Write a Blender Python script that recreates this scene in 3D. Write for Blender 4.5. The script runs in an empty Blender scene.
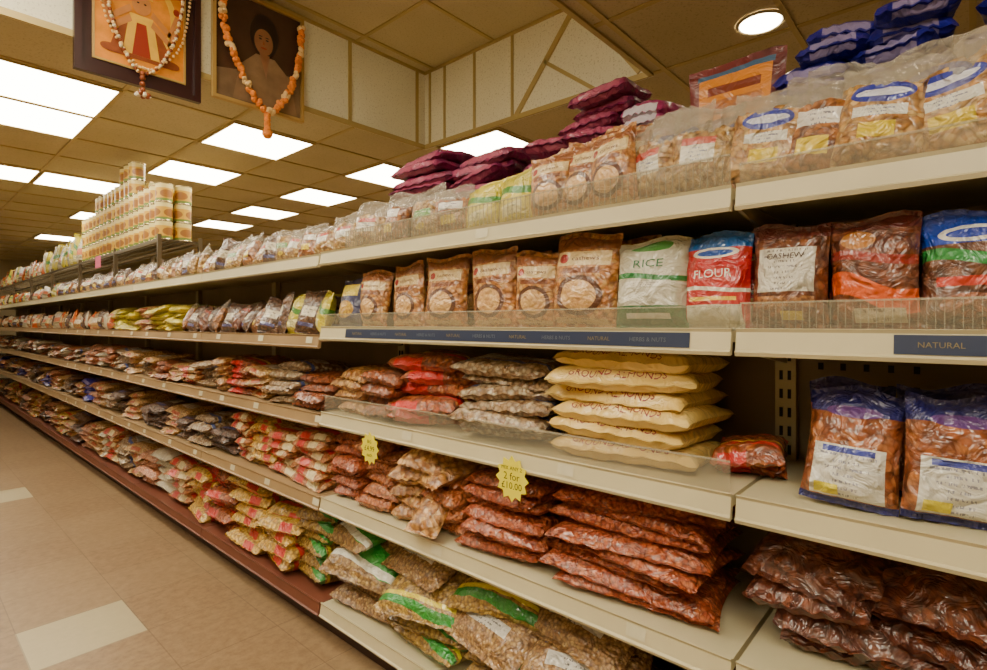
import bpy, math, random, colorsys
import numpy as np
from mathutils import Matrix, Vector, Euler
random.seed(11); rng=np.random.RandomState(11)
R=random.uniform

def lin(c,a=1.0):
    o=[]
    for x in c[:3]:
        x=x/255.0
        o.append(x/12.92 if x<=0.04045 else ((x+.055)/1.055)**2.4)
    return (o[0],o[1],o[2],a)
def sat(c,s=1.3,v=.97):
    h,ss,vv=colorsys.rgb_to_hsv(*[x/255. for x in c[:3]])
    if ss<.22: s=1.1
    r=colorsys.hsv_to_rgb(h,min(1,ss*s),vv*v)
    return tuple(x*255 for x in r)

# ------------------------------------------------------------------ node helper
class NB:
    def __init__(s,name):
        s.m=bpy.data.materials.new(name); s.m.use_nodes=True
        s.nt=s.m.node_tree; s.nt.nodes.clear()
        s.out=s.nt.nodes.new('ShaderNodeOutputMaterial')
        s.b=s.nt.nodes.new('ShaderNodeBsdfPrincipled')
        s.nt.links.new(s.b.outputs[0],s.out.inputs[0])
    def new(s,t): return s.nt.nodes.new(t)
    def link(s,a,b): s.nt.links.new(a,b)
    def setin(s,sock,v):
        if isinstance(v,bpy.types.NodeSocket): s.link(v,sock)
        else: sock.default_value=v
    def math(s,op,a,b=0.0,c=None):
        n=s.new('ShaderNodeMath'); n.operation=op
        s.setin(n.inputs[0],a); s.setin(n.inputs[1],b)
        if c is not None: s.setin(n.inputs[2],c)
        return n.outputs[0]
    def mix(s,f,a,b,bt='MIX'):
        n=s.new('ShaderNodeMix'); n.data_type='RGBA'; n.blend_type=bt
        s.setin(n.inputs[0],f); s.setin(n.inputs[6],a); s.setin(n.inputs[7],b)
        return n.outputs[2]
    def noise(s,vec,scale,detail=3,rough=.5,dist=0.0):
        n=s.new('ShaderNodeTexNoise'); n.inputs['Scale'].default_value=scale
        n.inputs['Detail'].default_value=detail; n.inputs['Roughness'].default_value=rough
        n.inputs['Distortion'].default_value=dist
        if vec is not None: s.link(vec,n.inputs['Vector'])
        return n
    def ramp(s,f,stops):
        n=s.new('ShaderNodeValToRGB'); s.link(f,n.inputs[0])
        el=n.color_ramp.elements
        el[0].position=stops[0][0]; el[0].color=stops[0][1]
        el[1].position=stops[-1][0]; el[1].color=stops[-1][1]
        for p,c in stops[1:-1]:
            e=el.new(p); e.color=c
        return n.outputs[0]
    def bump(s,h,st,dist,normal=None):
        n=s.new('ShaderNodeBump'); n.inputs['Strength'].default_value=st; n.inputs['Distance'].default_value=dist
        s.link(h,n.inputs['Height'])
        if normal is not None: s.link(normal,n.inputs['Normal'])
        return n.outputs[0]

def simple(name,col,rough=.5,metal=0.0,noise=0.0,nscale=8,bump=0,emit=0):
    k=NB(name); b=k.b
    b.inputs['Roughness'].default_value=rough; b.inputs['Metallic'].default_value=metal
    tc=k.new('ShaderNodeTexCoord').outputs['Object']
    c=lin(col)
    if noise>0:
        n=k.noise(tc,nscale,5,.6)
        d=tuple(x*(1-noise) for x in c[:3])+(1,); l=tuple(min(1,x*(1+noise)) for x in c[:3])+(1,)
        k.link(k.ramp(n.outputs[0],[(.3,d),(.7,l)]),b.inputs['Base Color'])
        if bump: k.link(k.bump(n.outputs[0],bump,.003),b.inputs['Normal'])
    else: b.inputs['Base Color'].default_value=c
    if emit:
        b.inputs['Emission Color'].default_value=c; b.inputs['Emission Strength'].default_value=emit
    return k.m

# packet material: contents + printed labels + cellophane coat
def pack(name,cols,scale=90,plain=False,labels=(),clear=0.0,crinkle=.5,painted_sheen=1.0,coat=.9):
    k=NB(name); b=k.b
    cols=[sat(c) for c in cols]
    at=k.new('ShaderNodeAttribute'); at.attribute_name='bagco'; co=at.outputs['Vector']
    uv=k.new('ShaderNodeUVMap'); sp=k.new('ShaderNodeSeparateXYZ'); k.link(uv.outputs[0],sp.inputs[0])
    U,V=sp.outputs[0],sp.outputs[1]
    cn=k.noise(co,18,3,.5,1.4)
    cr=k.bump(cn.outputs[0],min(1,crinkle),.024)
    if plain:
        n=k.noise(co,14,2)
        c0=lin(cols[0]); c1=lin(cols[-1])
        col=k.ramp(n.outputs[0],[(.35,c0),(.65,c1)])
        nrm=cr
    else:
        vo=k.new('ShaderNodeTexVoronoi'); vo.inputs['Scale'].default_value=scale
        k.link(co,vo.inputs['Vector'])
        s2=k.new('ShaderNodeSeparateColor'); k.link(vo.outputs['Color'],s2.inputs[0])
        st=[(i/(len(cols)-1)*.9+.05,lin(c)) for i,c in enumerate(cols)]
        col=k.ramp(s2.outputs[0],st)
        dk=k.ramp(vo.outputs['Distance'],[(.32,(1,1,1,1)),(.8,(.42,.36,.28,1))])  # shade in the gaps between nuts, put into the colour
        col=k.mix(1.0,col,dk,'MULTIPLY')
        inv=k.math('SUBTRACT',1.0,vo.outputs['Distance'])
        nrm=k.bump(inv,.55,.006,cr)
    for L in labels:
        sh,cu,cv,hu,hv,lc=L[:6]; tcx=L[6] if len(L)>6 else None; rows=L[7] if len(L)>7 else 9
        du=k.math('DIVIDE',k.math('SUBTRACT',U,cu),hu); dv=k.math('DIVIDE',k.math('SUBTRACT',V,cv),hv)
        if sh in('rect','photo'):
            m=k.math('MULTIPLY',k.math('LESS_THAN',k.math('ABSOLUTE',du),1.0),k.math('LESS_THAN',k.math('ABSOLUTE',dv),1.0))
        elif sh=='diag':
            wv=k.math('ADD',dv,k.math('MULTIPLY',k.math('SINE',k.math('MULTIPLY',du,2.2)),.9))
            m=k.math('LESS_THAN',k.math('ABSOLUTE',wv),1.0)
        else:
            r2=k.math('ADD',k.math('MULTIPLY',du,du),k.math('MULTIPLY',dv,dv))
            m=k.math('LESS_THAN',r2,1.0)
        lcol=lin(sat(lc,1.2,.98))
        if sh in('photo','pell'):
            v2=k.new('ShaderNodeTexVoronoi'); v2.inputs['Scale'].default_value=110; k.link(co,v2.inputs['Vector'])
            s3=k.new('ShaderNodeSeparateColor'); k.link(v2.outputs['Color'],s3.inputs[0])
            col=k.mix(m,col,k.mix(s3.outputs[0],lcol,lin(tcx)))
        elif tcx:
            rows=rows*1.6
            vr=k.math('MULTIPLY',dv,rows/2.0); row=k.math('FLOOR',vr); fr=k.math('FRACT',vr)
            cx=k.new('ShaderNodeCombineXYZ')
            k.link(k.math('MULTIPLY',U,60.0),cx.inputs[0]); k.link(k.math('MULTIPLY',row,5.37),cx.inputs[1]); k.link(k.math('MULTIPLY',fr,1.1),cx.inputs[2])
            nz=k.noise(cx.outputs[0],1.0,1)
            tm=k.math('MULTIPLY',k.math('GREATER_THAN',nz.outputs[0],.5),k.math('MULTIPLY',k.math('GREATER_THAN',fr,.3),k.math('LESS_THAN',fr,.72)))
            wn=k.new('ShaderNodeTexWhiteNoise'); wn.noise_dimensions='1D'; k.link(row,wn.inputs['W'])
            lim=k.math('ADD',k.math('MULTIPLY',wn.outputs[0],.55),.3)
            tm=k.math('MULTIPLY',tm,k.math('LESS_THAN',k.math('ABSOLUTE',du),lim))
            lcn=k.mix(k.math('MULTIPLY',tm,.8),lcol,lin(tcx))
            col=k.mix(m,col,lcn)
        else: col=k.mix(m,col,lcol)
    hz=k.noise(co,9,3,.6,1.5)
    hf=k.ramp(hz.outputs[0],[(.5,(0,0,0,1)),(.72,(.45,.45,.45,1))])
    hs=k.new('ShaderNodeSeparateColor'); k.link(hf,hs.inputs[0])
    col=k.mix(k.math('MULTIPLY',hs.outputs[0],.5 if clear>0 else .2*painted_sheen),col,lin((225,220,205)))  # whitish patches: cellophane highlights painted into the base colour
    if clear>0:
        wob=k.math('MULTIPLY',k.math('SUBTRACT',hz.outputs[0],.5),.35)
        m=k.math('GREATER_THAN',k.math('ADD',V,wob),1-clear)
        col=k.mix(k.math('MULTIPLY',m,.7),col,lin((210,204,186)))
        al=k.math('SUBTRACT',1.0,k.math('MULTIPLY',m,.66))
        k.link(al,b.inputs['Alpha'])
    k.link(col,b.inputs['Base Color'])
    b.inputs['Roughness'].default_value=.5
    b.inputs['Coat Weight'].default_value=coat; b.inputs['Coat Roughness'].default_value=.1
    b.inputs['Coat IOR'].default_value=1.55
    k.link(nrm,b.inputs['Normal']); k.link(cr,b.inputs['Coat Normal'])
    return k.m

# ------------------------------------------------------------------ mesh group
class Group:
    def __init__(s,name,parent=None,smooth=True):
        s.name=name; s.v=[];s.uv=[];s.co=[];s.f=[];s.mi=[];s.mats=[];s.n=0;s.parent=parent;s.smooth=smooth
    def mat(s,m):
        if m not in s.mats: s.mats.append(m)
        return s.mats.index(m)
    def add(s,v,f,m,uv=None,co=None):
        v=np.asarray(v,float); k=len(v)
        s.v.append(v); s.uv.append(np.zeros((k,2)) if uv is None else uv)
        s.co.append(v if co is None else co)
        i=s.mat(m); n=s.n
        for q in f: s.f.append([a+n for a in q]); s.mi.append(i)
        s.n+=k
    def box(s,x0,x1,y0,y1,z0,z1,m):
        v=[(x0,y0,z0),(x1,y0,z0),(x1,y1,z0),(x0,y1,z0),(x0,y0,z1),(x1,y0,z1),(x1,y1,z1),(x0,y1,z1)]
        s.add(v,[(0,3,2,1),(4,5,6,7),(0,1,5,4),(1,2,6,5),(2,3,7,6),(3,0,4,7)],m)
    def done(s):
        me=bpy.data.meshes.new(s.name)
        V=np.concatenate(s.v); UVv=np.concatenate(s.uv); C=np.concatenate(s.co)
        me.from_pydata(V.tolist(),[],s.f)
        for m in s.mats: me.materials.append(m)
        me.polygons.foreach_set('material_index',s.mi)
        me.polygons.foreach_set('use_smooth',[s.smooth]*len(s.f))
        ul=me.uv_layers.new(name='UVMap')
        li=np.empty(len(me.loops),int); me.loops.foreach_get('vertex_index',li)
        ul.data.foreach_set('uv',UVv[li].ravel())
        a=me.attributes.new('bagco','FLOAT_VECTOR','POINT'); a.data.foreach_set('vector',C.ravel())
        me.update()
        o=bpy.data.objects.new(s.name,me); bpy.context.collection.objects.link(o)
        if s.parent: o.parent=s.parent
        return o
def empty(name):
    e=bpy.data.objects.new(name,None); bpy.context.collection.objects.link(e); e.empty_display_size=.1
    return e

# ------------------------------------------------------------------ bag
STAND=np.array([[0,-1,0],[0,0,1],[-1,0,0]],float)
FLAT=np.array([[0,-1,0],[1,0,0],[0,0,1]],float)
class Bag:
    def __init__(s,w,h,t,p=2.6,skew=0.0,wr=.003,bend=0.0,seal=.09,rot=(0,0,0),c=(0,0,0),base=STAND,e=.6,droop=0.0):
        s.w,s.h,s.t,s.p,s.skew,s.wr,s.bend,s.seal,s.e,s.droop=w,h,t,p,skew,wr,bend,seal,e,droop
        s.k=rng.uniform(-9,9,(7,2)); s.ph=rng.uniform(0,6.28,7); s.k2=rng.uniform(-2.5,2.5,(3,2)); s.ph2=rng.uniform(0,6.28,3)
        s.R=np.array(Euler(rot).to_matrix()); s.c=np.array(c,float); s.base=base
        s.off=rng.uniform(-50,50,3); s.rs=rng.uniform(14,24)
    def surf(s,u,v,side,lift=0.0):
        vv=np.clip(np.abs(v)/(1-s.seal),0,1); au=np.clip(np.abs(u),0,1)
        pr=np.power(np.clip(1-au**s.p,0,1),s.e)*np.power(np.clip(1-vv**s.p,0,1),s.e*.92)
        x=u*s.w/2*(1-.06*(1-vv**2)); y=v*s.h/2*(1-.02*(1-au**2))*(1-.03*au**6)
        y=y+(v>.8)*np.sin(u*3+s.ph[2])*s.wr*1.2
        wv=0
        for i in range(7): wv=wv+np.abs(np.sin(s.k[i,0]*u+s.k[i,1]*v+s.ph[i]+side*1.3))-.6
        wv=wv+2.2*np.sin(u*s.rs+s.ph[0])*np.exp(-(1-vv)*5)*(vv<1)
        z=side*(s.t/2*pr*(1-s.skew*v)+s.wr*.35*wv*np.minimum(1,pr*2.5))+side*lift
        lo=0
        for i in range(3): lo=lo+np.sin(s.k2[i,0]*u+s.k2[i,1]*v+s.ph2[i])
        z=z+s.wr*.8*lo+s.bend*v*v
        z=z-s.droop*np.clip(-v-.55,0,1)**2*4
        z=z+(vv>=1)*np.sin(u*18+s.ph[1])*s.wr*.7
        return np.stack([x,y,z],-1)
    def world(s,L): return (L@s.R.T)@s.base+s.c
    def build(s,g,m,nu=14,nv=18):
        us=np.sin(np.linspace(-1,1,nu+1)*math.pi/2)*.6+np.linspace(-1,1,nu+1)*.4
        tt=np.linspace(-1,1,nv-1); tt=np.sin(tt*math.pi/2)*.6+tt*.4
        vs=np.concatenate([[-1],tt*(1-s.seal),[1]])
        uu,vv=np.meshgrid(us,vs); uu=uu.ravel(); vv=vv.ravel(); W=nu+1
        for side in (1,-1):
            L=s.surf(uu,vv,side)
            ff=[]
            for j in range(nv):
                for i in range(nu):
                    a=j*W+i; q=(a,a+1,a+1+W,a+W)
                    ff.append(q if side>0 else q[::-1])
            g.add(s.world(L),ff,m,np.stack([(uu+1)/2,(vv+1)/2],-1),L+s.off)

_tc={}
def text_mesh(body,size=1.0):
    if (body,size) in _tc: return _tc[(body,size)]
    cu=bpy.data.curves.new('t','FONT'); cu.body=body; cu.size=size; cu.align_x='CENTER'; cu.align_y='CENTER'; cu.resolution_u=2
    o=bpy.data.objects.new('t',cu); bpy.context.collection.objects.link(o)
    dg=bpy.context.evaluated_depsgraph_get(); me=bpy.data.meshes.new_from_object(o.evaluated_get(dg))
    v=np.array([list(a.co) for a in me.vertices]); f=[list(p.vertices) for p in me.polygons]
    v[:,0]-=(v[:,0].max()+v[:,0].min())/2; v[:,1]-=(v[:,1].max()+v[:,1].min())/2
    bpy.data.objects.remove(o); bpy.data.meshes.remove(me)
    _tc[(body,size)]=(v,f)
    return v,f
def bag_text(g,bag,body,m,cu,cv,hu,hv,side=1,lift=.0015):
    v,f=text_mesh(body)
    mx=np.abs(v[:,0]).max(); my=np.abs(v[:,1]).max()
    u=cu+v[:,0]/mx*hu; w=cv+v[:,1]/my*hv
    if side<0: u=-u
    g.add(bag.world(bag.surf(u,w,side,lift)),f,m)

# ------------------------------------------------------------------ materials
M={}
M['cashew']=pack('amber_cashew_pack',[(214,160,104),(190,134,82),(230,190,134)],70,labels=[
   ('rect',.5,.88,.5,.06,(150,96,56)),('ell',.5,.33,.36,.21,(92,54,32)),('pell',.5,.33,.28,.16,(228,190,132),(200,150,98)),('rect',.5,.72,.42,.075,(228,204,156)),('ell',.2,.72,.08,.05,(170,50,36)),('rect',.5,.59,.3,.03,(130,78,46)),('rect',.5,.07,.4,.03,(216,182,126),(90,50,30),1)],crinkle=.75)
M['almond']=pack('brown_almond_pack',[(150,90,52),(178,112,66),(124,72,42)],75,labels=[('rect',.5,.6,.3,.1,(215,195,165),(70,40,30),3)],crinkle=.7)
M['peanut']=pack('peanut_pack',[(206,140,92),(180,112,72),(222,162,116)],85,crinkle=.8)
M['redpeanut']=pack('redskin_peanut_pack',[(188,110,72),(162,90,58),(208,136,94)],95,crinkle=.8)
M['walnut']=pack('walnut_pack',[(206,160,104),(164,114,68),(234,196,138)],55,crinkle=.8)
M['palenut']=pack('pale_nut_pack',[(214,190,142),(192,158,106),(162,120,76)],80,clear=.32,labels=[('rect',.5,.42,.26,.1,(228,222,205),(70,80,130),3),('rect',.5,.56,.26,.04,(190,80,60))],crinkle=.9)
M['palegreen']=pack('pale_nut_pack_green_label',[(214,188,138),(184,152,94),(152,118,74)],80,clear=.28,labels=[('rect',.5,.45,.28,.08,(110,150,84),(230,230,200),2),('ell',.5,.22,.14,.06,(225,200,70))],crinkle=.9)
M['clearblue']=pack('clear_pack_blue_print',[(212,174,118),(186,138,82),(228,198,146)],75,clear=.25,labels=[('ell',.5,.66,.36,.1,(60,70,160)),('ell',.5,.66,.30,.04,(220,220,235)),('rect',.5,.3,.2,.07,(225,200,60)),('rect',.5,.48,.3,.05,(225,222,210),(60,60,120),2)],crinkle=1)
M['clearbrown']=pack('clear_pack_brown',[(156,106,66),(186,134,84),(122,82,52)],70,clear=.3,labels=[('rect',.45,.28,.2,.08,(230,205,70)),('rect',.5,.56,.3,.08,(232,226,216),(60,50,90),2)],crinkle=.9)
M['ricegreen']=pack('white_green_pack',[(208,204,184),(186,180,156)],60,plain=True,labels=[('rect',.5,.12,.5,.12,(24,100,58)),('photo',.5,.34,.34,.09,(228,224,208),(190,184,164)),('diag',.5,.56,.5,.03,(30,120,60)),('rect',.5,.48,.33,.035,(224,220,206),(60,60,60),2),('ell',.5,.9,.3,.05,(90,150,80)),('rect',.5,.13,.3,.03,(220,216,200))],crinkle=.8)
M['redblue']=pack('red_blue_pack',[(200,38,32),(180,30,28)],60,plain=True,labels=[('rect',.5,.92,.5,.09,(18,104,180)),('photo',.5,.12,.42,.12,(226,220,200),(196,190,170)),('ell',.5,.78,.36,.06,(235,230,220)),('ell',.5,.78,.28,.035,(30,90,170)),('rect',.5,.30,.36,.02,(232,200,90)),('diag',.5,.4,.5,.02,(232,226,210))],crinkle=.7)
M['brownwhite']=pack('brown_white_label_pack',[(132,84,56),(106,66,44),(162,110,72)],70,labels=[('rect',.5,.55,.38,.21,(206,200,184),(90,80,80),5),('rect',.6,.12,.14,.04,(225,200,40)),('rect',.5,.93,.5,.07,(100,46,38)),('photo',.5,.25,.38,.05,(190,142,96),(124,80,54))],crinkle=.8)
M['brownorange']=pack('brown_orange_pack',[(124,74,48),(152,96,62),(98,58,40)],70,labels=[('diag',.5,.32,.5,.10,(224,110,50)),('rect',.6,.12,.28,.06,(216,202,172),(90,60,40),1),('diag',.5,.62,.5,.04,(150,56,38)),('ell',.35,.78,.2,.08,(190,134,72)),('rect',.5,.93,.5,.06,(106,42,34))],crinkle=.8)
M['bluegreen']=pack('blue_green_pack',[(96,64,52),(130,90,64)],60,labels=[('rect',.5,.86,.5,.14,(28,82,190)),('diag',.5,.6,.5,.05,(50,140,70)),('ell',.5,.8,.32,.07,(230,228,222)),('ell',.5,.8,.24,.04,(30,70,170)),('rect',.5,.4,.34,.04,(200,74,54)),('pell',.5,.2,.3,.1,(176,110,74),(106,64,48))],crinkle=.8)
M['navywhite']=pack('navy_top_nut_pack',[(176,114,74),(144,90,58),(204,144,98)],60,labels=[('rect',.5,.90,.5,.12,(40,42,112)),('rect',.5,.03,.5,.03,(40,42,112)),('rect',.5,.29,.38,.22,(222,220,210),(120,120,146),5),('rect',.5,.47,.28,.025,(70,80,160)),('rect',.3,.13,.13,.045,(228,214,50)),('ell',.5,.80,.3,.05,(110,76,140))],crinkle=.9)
M['purple']=pack('purple_pack',[(130,34,86),(92,24,66)],plain=True,labels=[('rect',.5,.5,.3,.2,(150,60,100),(200,160,140),4),('rect',.5,.06,.4,.03,(160,80,106))],crinkle=.8,painted_sheen=.3,coat=.6)
M['navy']=pack('navy_pack',[(36,40,130),(52,46,150)],plain=True,labels=[('rect',.5,.5,.25,.2,(90,80,150),(200,200,220),4),('rect',.5,.06,.3,.03,(150,140,180))],crinkle=.8,painted_sheen=.3,coat=.6)
M['magenta']=pack('magenta_pack',[(150,50,104),(170,80,124)],plain=True,labels=[('rect',.5,.4,.4,.1,(205,195,205)),('rect',.5,.05,.4,.03,(205,195,205))],crinkle=.8,painted_sheen=.3,coat=.6)
M['boxbrown']=pack('brown_orange_label_pack',[(124,58,56),(100,46,44)],plain=True,labels=[('rect',.5,.76,.38,.15,(224,150,50)),('rect',.5,.81,.28,.03,(130,60,30)),('photo',.5,.69,.3,.05,(206,136,60),(160,90,40)),('rect',.5,.93,.4,.02,(80,110,140))],crinkle=.4,painted_sheen=.3,coat=.5)
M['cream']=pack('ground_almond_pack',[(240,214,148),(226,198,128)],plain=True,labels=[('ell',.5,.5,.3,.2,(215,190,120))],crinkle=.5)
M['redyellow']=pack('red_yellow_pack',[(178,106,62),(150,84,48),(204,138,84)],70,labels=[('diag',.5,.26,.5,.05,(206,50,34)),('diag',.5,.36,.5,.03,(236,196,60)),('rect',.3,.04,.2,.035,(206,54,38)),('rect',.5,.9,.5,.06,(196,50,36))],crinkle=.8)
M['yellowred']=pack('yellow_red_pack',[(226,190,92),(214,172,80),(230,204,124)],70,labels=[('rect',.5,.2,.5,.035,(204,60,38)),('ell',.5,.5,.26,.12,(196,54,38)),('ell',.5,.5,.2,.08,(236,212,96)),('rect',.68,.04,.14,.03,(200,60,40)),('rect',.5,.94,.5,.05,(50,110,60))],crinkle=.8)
M['silver']=pack('silver_clear_pack',[(204,188,160),(178,152,118),(154,122,90)],70,labels=[('rect',.5,.42,.4,.12,(222,220,214),(50,60,120),3),('diag',.5,.2,.3,.03,(90,104,160))],crinkle=1.0,painted_sheen=2)
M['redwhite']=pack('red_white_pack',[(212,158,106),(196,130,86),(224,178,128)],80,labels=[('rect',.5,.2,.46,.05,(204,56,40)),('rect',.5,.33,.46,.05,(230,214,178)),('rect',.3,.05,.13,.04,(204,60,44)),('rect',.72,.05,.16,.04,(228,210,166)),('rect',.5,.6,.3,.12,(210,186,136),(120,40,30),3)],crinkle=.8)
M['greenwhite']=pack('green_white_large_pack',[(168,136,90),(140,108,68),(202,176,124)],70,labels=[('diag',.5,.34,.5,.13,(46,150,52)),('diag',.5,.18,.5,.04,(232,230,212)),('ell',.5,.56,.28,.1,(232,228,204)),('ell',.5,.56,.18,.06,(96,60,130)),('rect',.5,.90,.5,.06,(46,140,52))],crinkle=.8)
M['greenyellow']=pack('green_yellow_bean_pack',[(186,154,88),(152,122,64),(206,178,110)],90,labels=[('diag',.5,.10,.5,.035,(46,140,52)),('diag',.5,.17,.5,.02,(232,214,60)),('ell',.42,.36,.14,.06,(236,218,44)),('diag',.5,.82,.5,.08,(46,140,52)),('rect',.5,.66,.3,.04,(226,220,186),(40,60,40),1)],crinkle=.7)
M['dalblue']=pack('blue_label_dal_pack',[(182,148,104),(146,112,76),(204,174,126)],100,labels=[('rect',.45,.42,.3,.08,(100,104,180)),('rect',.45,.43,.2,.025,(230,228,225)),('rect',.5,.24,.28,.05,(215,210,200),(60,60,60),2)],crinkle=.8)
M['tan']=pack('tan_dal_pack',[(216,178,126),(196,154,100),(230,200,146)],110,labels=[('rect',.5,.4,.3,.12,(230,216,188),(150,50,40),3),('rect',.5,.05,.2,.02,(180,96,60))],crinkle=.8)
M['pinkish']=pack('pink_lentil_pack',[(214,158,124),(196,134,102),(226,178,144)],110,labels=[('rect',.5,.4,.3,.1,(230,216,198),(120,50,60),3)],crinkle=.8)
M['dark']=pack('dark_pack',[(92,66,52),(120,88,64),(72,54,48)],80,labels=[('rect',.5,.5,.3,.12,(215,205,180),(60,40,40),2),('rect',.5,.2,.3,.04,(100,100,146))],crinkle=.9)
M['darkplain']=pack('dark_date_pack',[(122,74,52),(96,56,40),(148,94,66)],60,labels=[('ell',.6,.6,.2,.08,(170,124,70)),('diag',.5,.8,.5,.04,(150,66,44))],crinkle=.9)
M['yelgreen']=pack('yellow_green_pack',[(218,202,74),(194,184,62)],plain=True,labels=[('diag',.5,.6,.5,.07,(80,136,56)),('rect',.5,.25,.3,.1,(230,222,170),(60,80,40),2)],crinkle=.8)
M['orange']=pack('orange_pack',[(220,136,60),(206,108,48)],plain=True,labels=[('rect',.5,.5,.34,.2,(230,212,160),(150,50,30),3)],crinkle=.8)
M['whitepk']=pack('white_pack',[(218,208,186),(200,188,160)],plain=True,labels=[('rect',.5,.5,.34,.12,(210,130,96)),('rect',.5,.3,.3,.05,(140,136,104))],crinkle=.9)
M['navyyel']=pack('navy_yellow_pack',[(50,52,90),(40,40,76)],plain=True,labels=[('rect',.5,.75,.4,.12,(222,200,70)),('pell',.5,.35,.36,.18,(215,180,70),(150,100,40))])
T_red=simple('print_red_brown',(140,46,60),.4); T_dark=simple('print_dark',(70,42,34),.4); T_white=simple('print_white',(235,230,215),.4)
T_green=simple('print_green',(20,100,56),.4); T_br=simple('print_brown',(100,46,32),.4)

m_rail=simple('cream_shelf_metal',(200,189,152),.42,0,.08,3)
m_railL=simple('brown_shelf_edge',(158,130,92),.45,0,.12,4)
m_railR=simple('maroon_shelf_edge',(112,62,44),.45,0,.1,4)
m_back=simple('shelf_back_panel',(124,106,78),.6,0,.1,4)
m_up=simple('upright_metal',(170,156,120),.4,.2)
m_slot=simple('slot_dark',(28,22,18),.8)
m_kick=simple('kickplate_brown',(62,38,28),.6)
m_navyrail=simple('navy_price_strip',(34,46,76),.4)
k=NB('clear_plastic_guard'); tr=k.new('ShaderNodeBsdfTransparent'); tr.inputs[0].default_value=(.95,.94,.91,1)
k.b.inputs['Base Color'].default_value=lin((190,182,160)); k.b.inputs['Roughness'].default_value=.1
mx=k.new('ShaderNodeMixShader'); mx.inputs[0].default_value=.16
k.link(tr.outputs[0],mx.inputs[1]); k.link(k.b.outputs[0],mx.inputs[2]); k.link(mx.outputs[0],k.out.inputs[0]); m_guard=k.m
k=NB('clear_plastic_edge'); tr=k.new('ShaderNodeBsdfTransparent'); k.b.inputs['Base Color'].default_value=lin((205,198,175)); k.b.inputs['Roughness'].default_value=.2
mx=k.new('ShaderNodeMixShader'); mx.inputs[0].default_value=.3
k.link(tr.outputs[0],mx.inputs[1]); k.link(k.b.outputs[0],mx.inputs[2]); k.link(mx.outputs[0],k.out.inputs[0]); m_gedge=k.m

# floor
k=NB('vinyl_tile_floor'); tc=k.new('ShaderNodeTexCoord').outputs['Object']
sp=k.new('ShaderNodeSeparateXYZ'); k.link(tc,sp.inputs[0])
gx=k.math('DIVIDE',k.math('SUBTRACT',sp.outputs[0],.36-.38*30),.38); gy=k.math('DIVIDE',k.math('SUBTRACT',sp.outputs[1],2.62-.38*28),.38)
ix=k.math('FLOOR',gx); iy=k.math('FLOOR',gy); fx=k.math('FRACT',gx); fy=k.math('FRACT',gy)
cream=k.math('MULTIPLY',k.math('LESS_THAN',k.math('MODULO',ix,3.0),.5),k.math('LESS_THAN',k.math('MODULO',iy,7.0),.5))
cx=k.new('ShaderNodeCombineXYZ'); k.link(ix,cx.inputs[0]); k.link(iy,cx.inputs[1])
wn=k.new('ShaderNodeTexWhiteNoise'); k.link(cx.outputs[0],wn.inputs[0])
n1=k.noise(tc,26,7,.7); n2=k.noise(tc,3,4)
col=k.ramp(n1.outputs[0],[(.3,lin((124,98,70))),(.7,lin((166,138,104)))])
col=k.mix(k.math('MULTIPLY',wn.outputs[0],.28),col,lin((172,148,112)))
col=k.mix(k.math('MULTIPLY',n2.outputs[0],.35),col,lin((112,86,60)))
col=k.mix(k.math('MULTIPLY',cream,.62),col,lin((202,192,154)))
g=k.math('MAXIMUM',k.math('LESS_THAN',fx,.012),k.math('LESS_THAN',fy,.012))
col=k.mix(k.math('MULTIPLY',g,.4),col,lin((80,60,42)))
k.link(col,k.b.inputs['Base Color']); k.b.inputs['Roughness'].default_value=.36
k.link(k.bump(n1.outputs[0],.2,.002),k.b.inputs['Normal']); m_floor=k.m
def ceilmat(name,a,b):
    k=NB(name); tc=k.new('ShaderNodeTexCoord').outputs['Object']
    n1=k.noise(tc,90,3,.7); n2=k.noise(tc,1.2,3)
    c=k.ramp(n2.outputs[0],[(.3,lin(a)),(.7,lin(b))])
    c=k.mix(k.ramp(n1.outputs[0],[(.56,(0,0,0,1)),(.64,(.35,.35,.35,1))]),c,lin((120,105,70)))
    k.link(c,k.b.inputs['Base Color']); k.b.inputs['Roughness'].default_value=.9
    k.link(k.bump(n1.outputs[0],.3,.002),k.b.inputs['Normal']); return k.m
m_ceil=ceilmat('ceiling_tile_tan',(188,174,134),(206,192,152))
m_panel=ceilmat('bulkhead_panel_cream',(234,230,206),(240,236,214))
m_tbar=simple('ceiling_t_bar_gold',(186,164,104),.4,.2)
m_wall=simple('painted_wall',(186,172,136),.8,0,.05,2)
k=NB('fluorescent_diffuser'); k.b.inputs['Base Color'].default_value=(1,1,1,1)
k.b.inputs['Emission Color'].default_value=lin((255,243,216)); k.b.inputs['Emission Strength'].default_value=20.0; m_light=k.m

# ------------------------------------------------------------------ room
LO,HI=2.63,3.20; H0=1.30
XL,XR,YB,YF=-2.7,6.9,-3.0,15.0
g=Group('floor',smooth=False); g.box(XL,XR,YB,YF,-.05,0,m_floor); g.done()
for nm,a in (('wall_left',(XL-.1,XL,YB,YF,0,HI+.1)),('wall_right',(XR,XR+.1,YB,YF,0,HI+.1)),('wall_back',(XL-.1,XR+.1,YB-.1,YB,0,HI+.1)),('wall_far',(XL-.1,XR+.1,YF,YF+.1,0,HI+.1))):
    g=Group(nm,smooth=False); g.box(*a,m_wall); g.done()
BX,BY0,BY1=2.71,1.28,3.10
ce=Group('ceiling',smooth=False)
ce.box(XL,XR,BY1+.03,YF,LO,LO+.04,m_ceil)
ce.box(BX+.03,XR,BY0,BY1+.03,LO,LO+.04,m_ceil)
ce.box(XL,XR,YB,BY0,LO,LO+.04,m_ceil)
ce.box(XL,BX+.03,BY0-.03,BY1+.03,HI,HI+.04,m_ceil)
ce.done()
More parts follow.
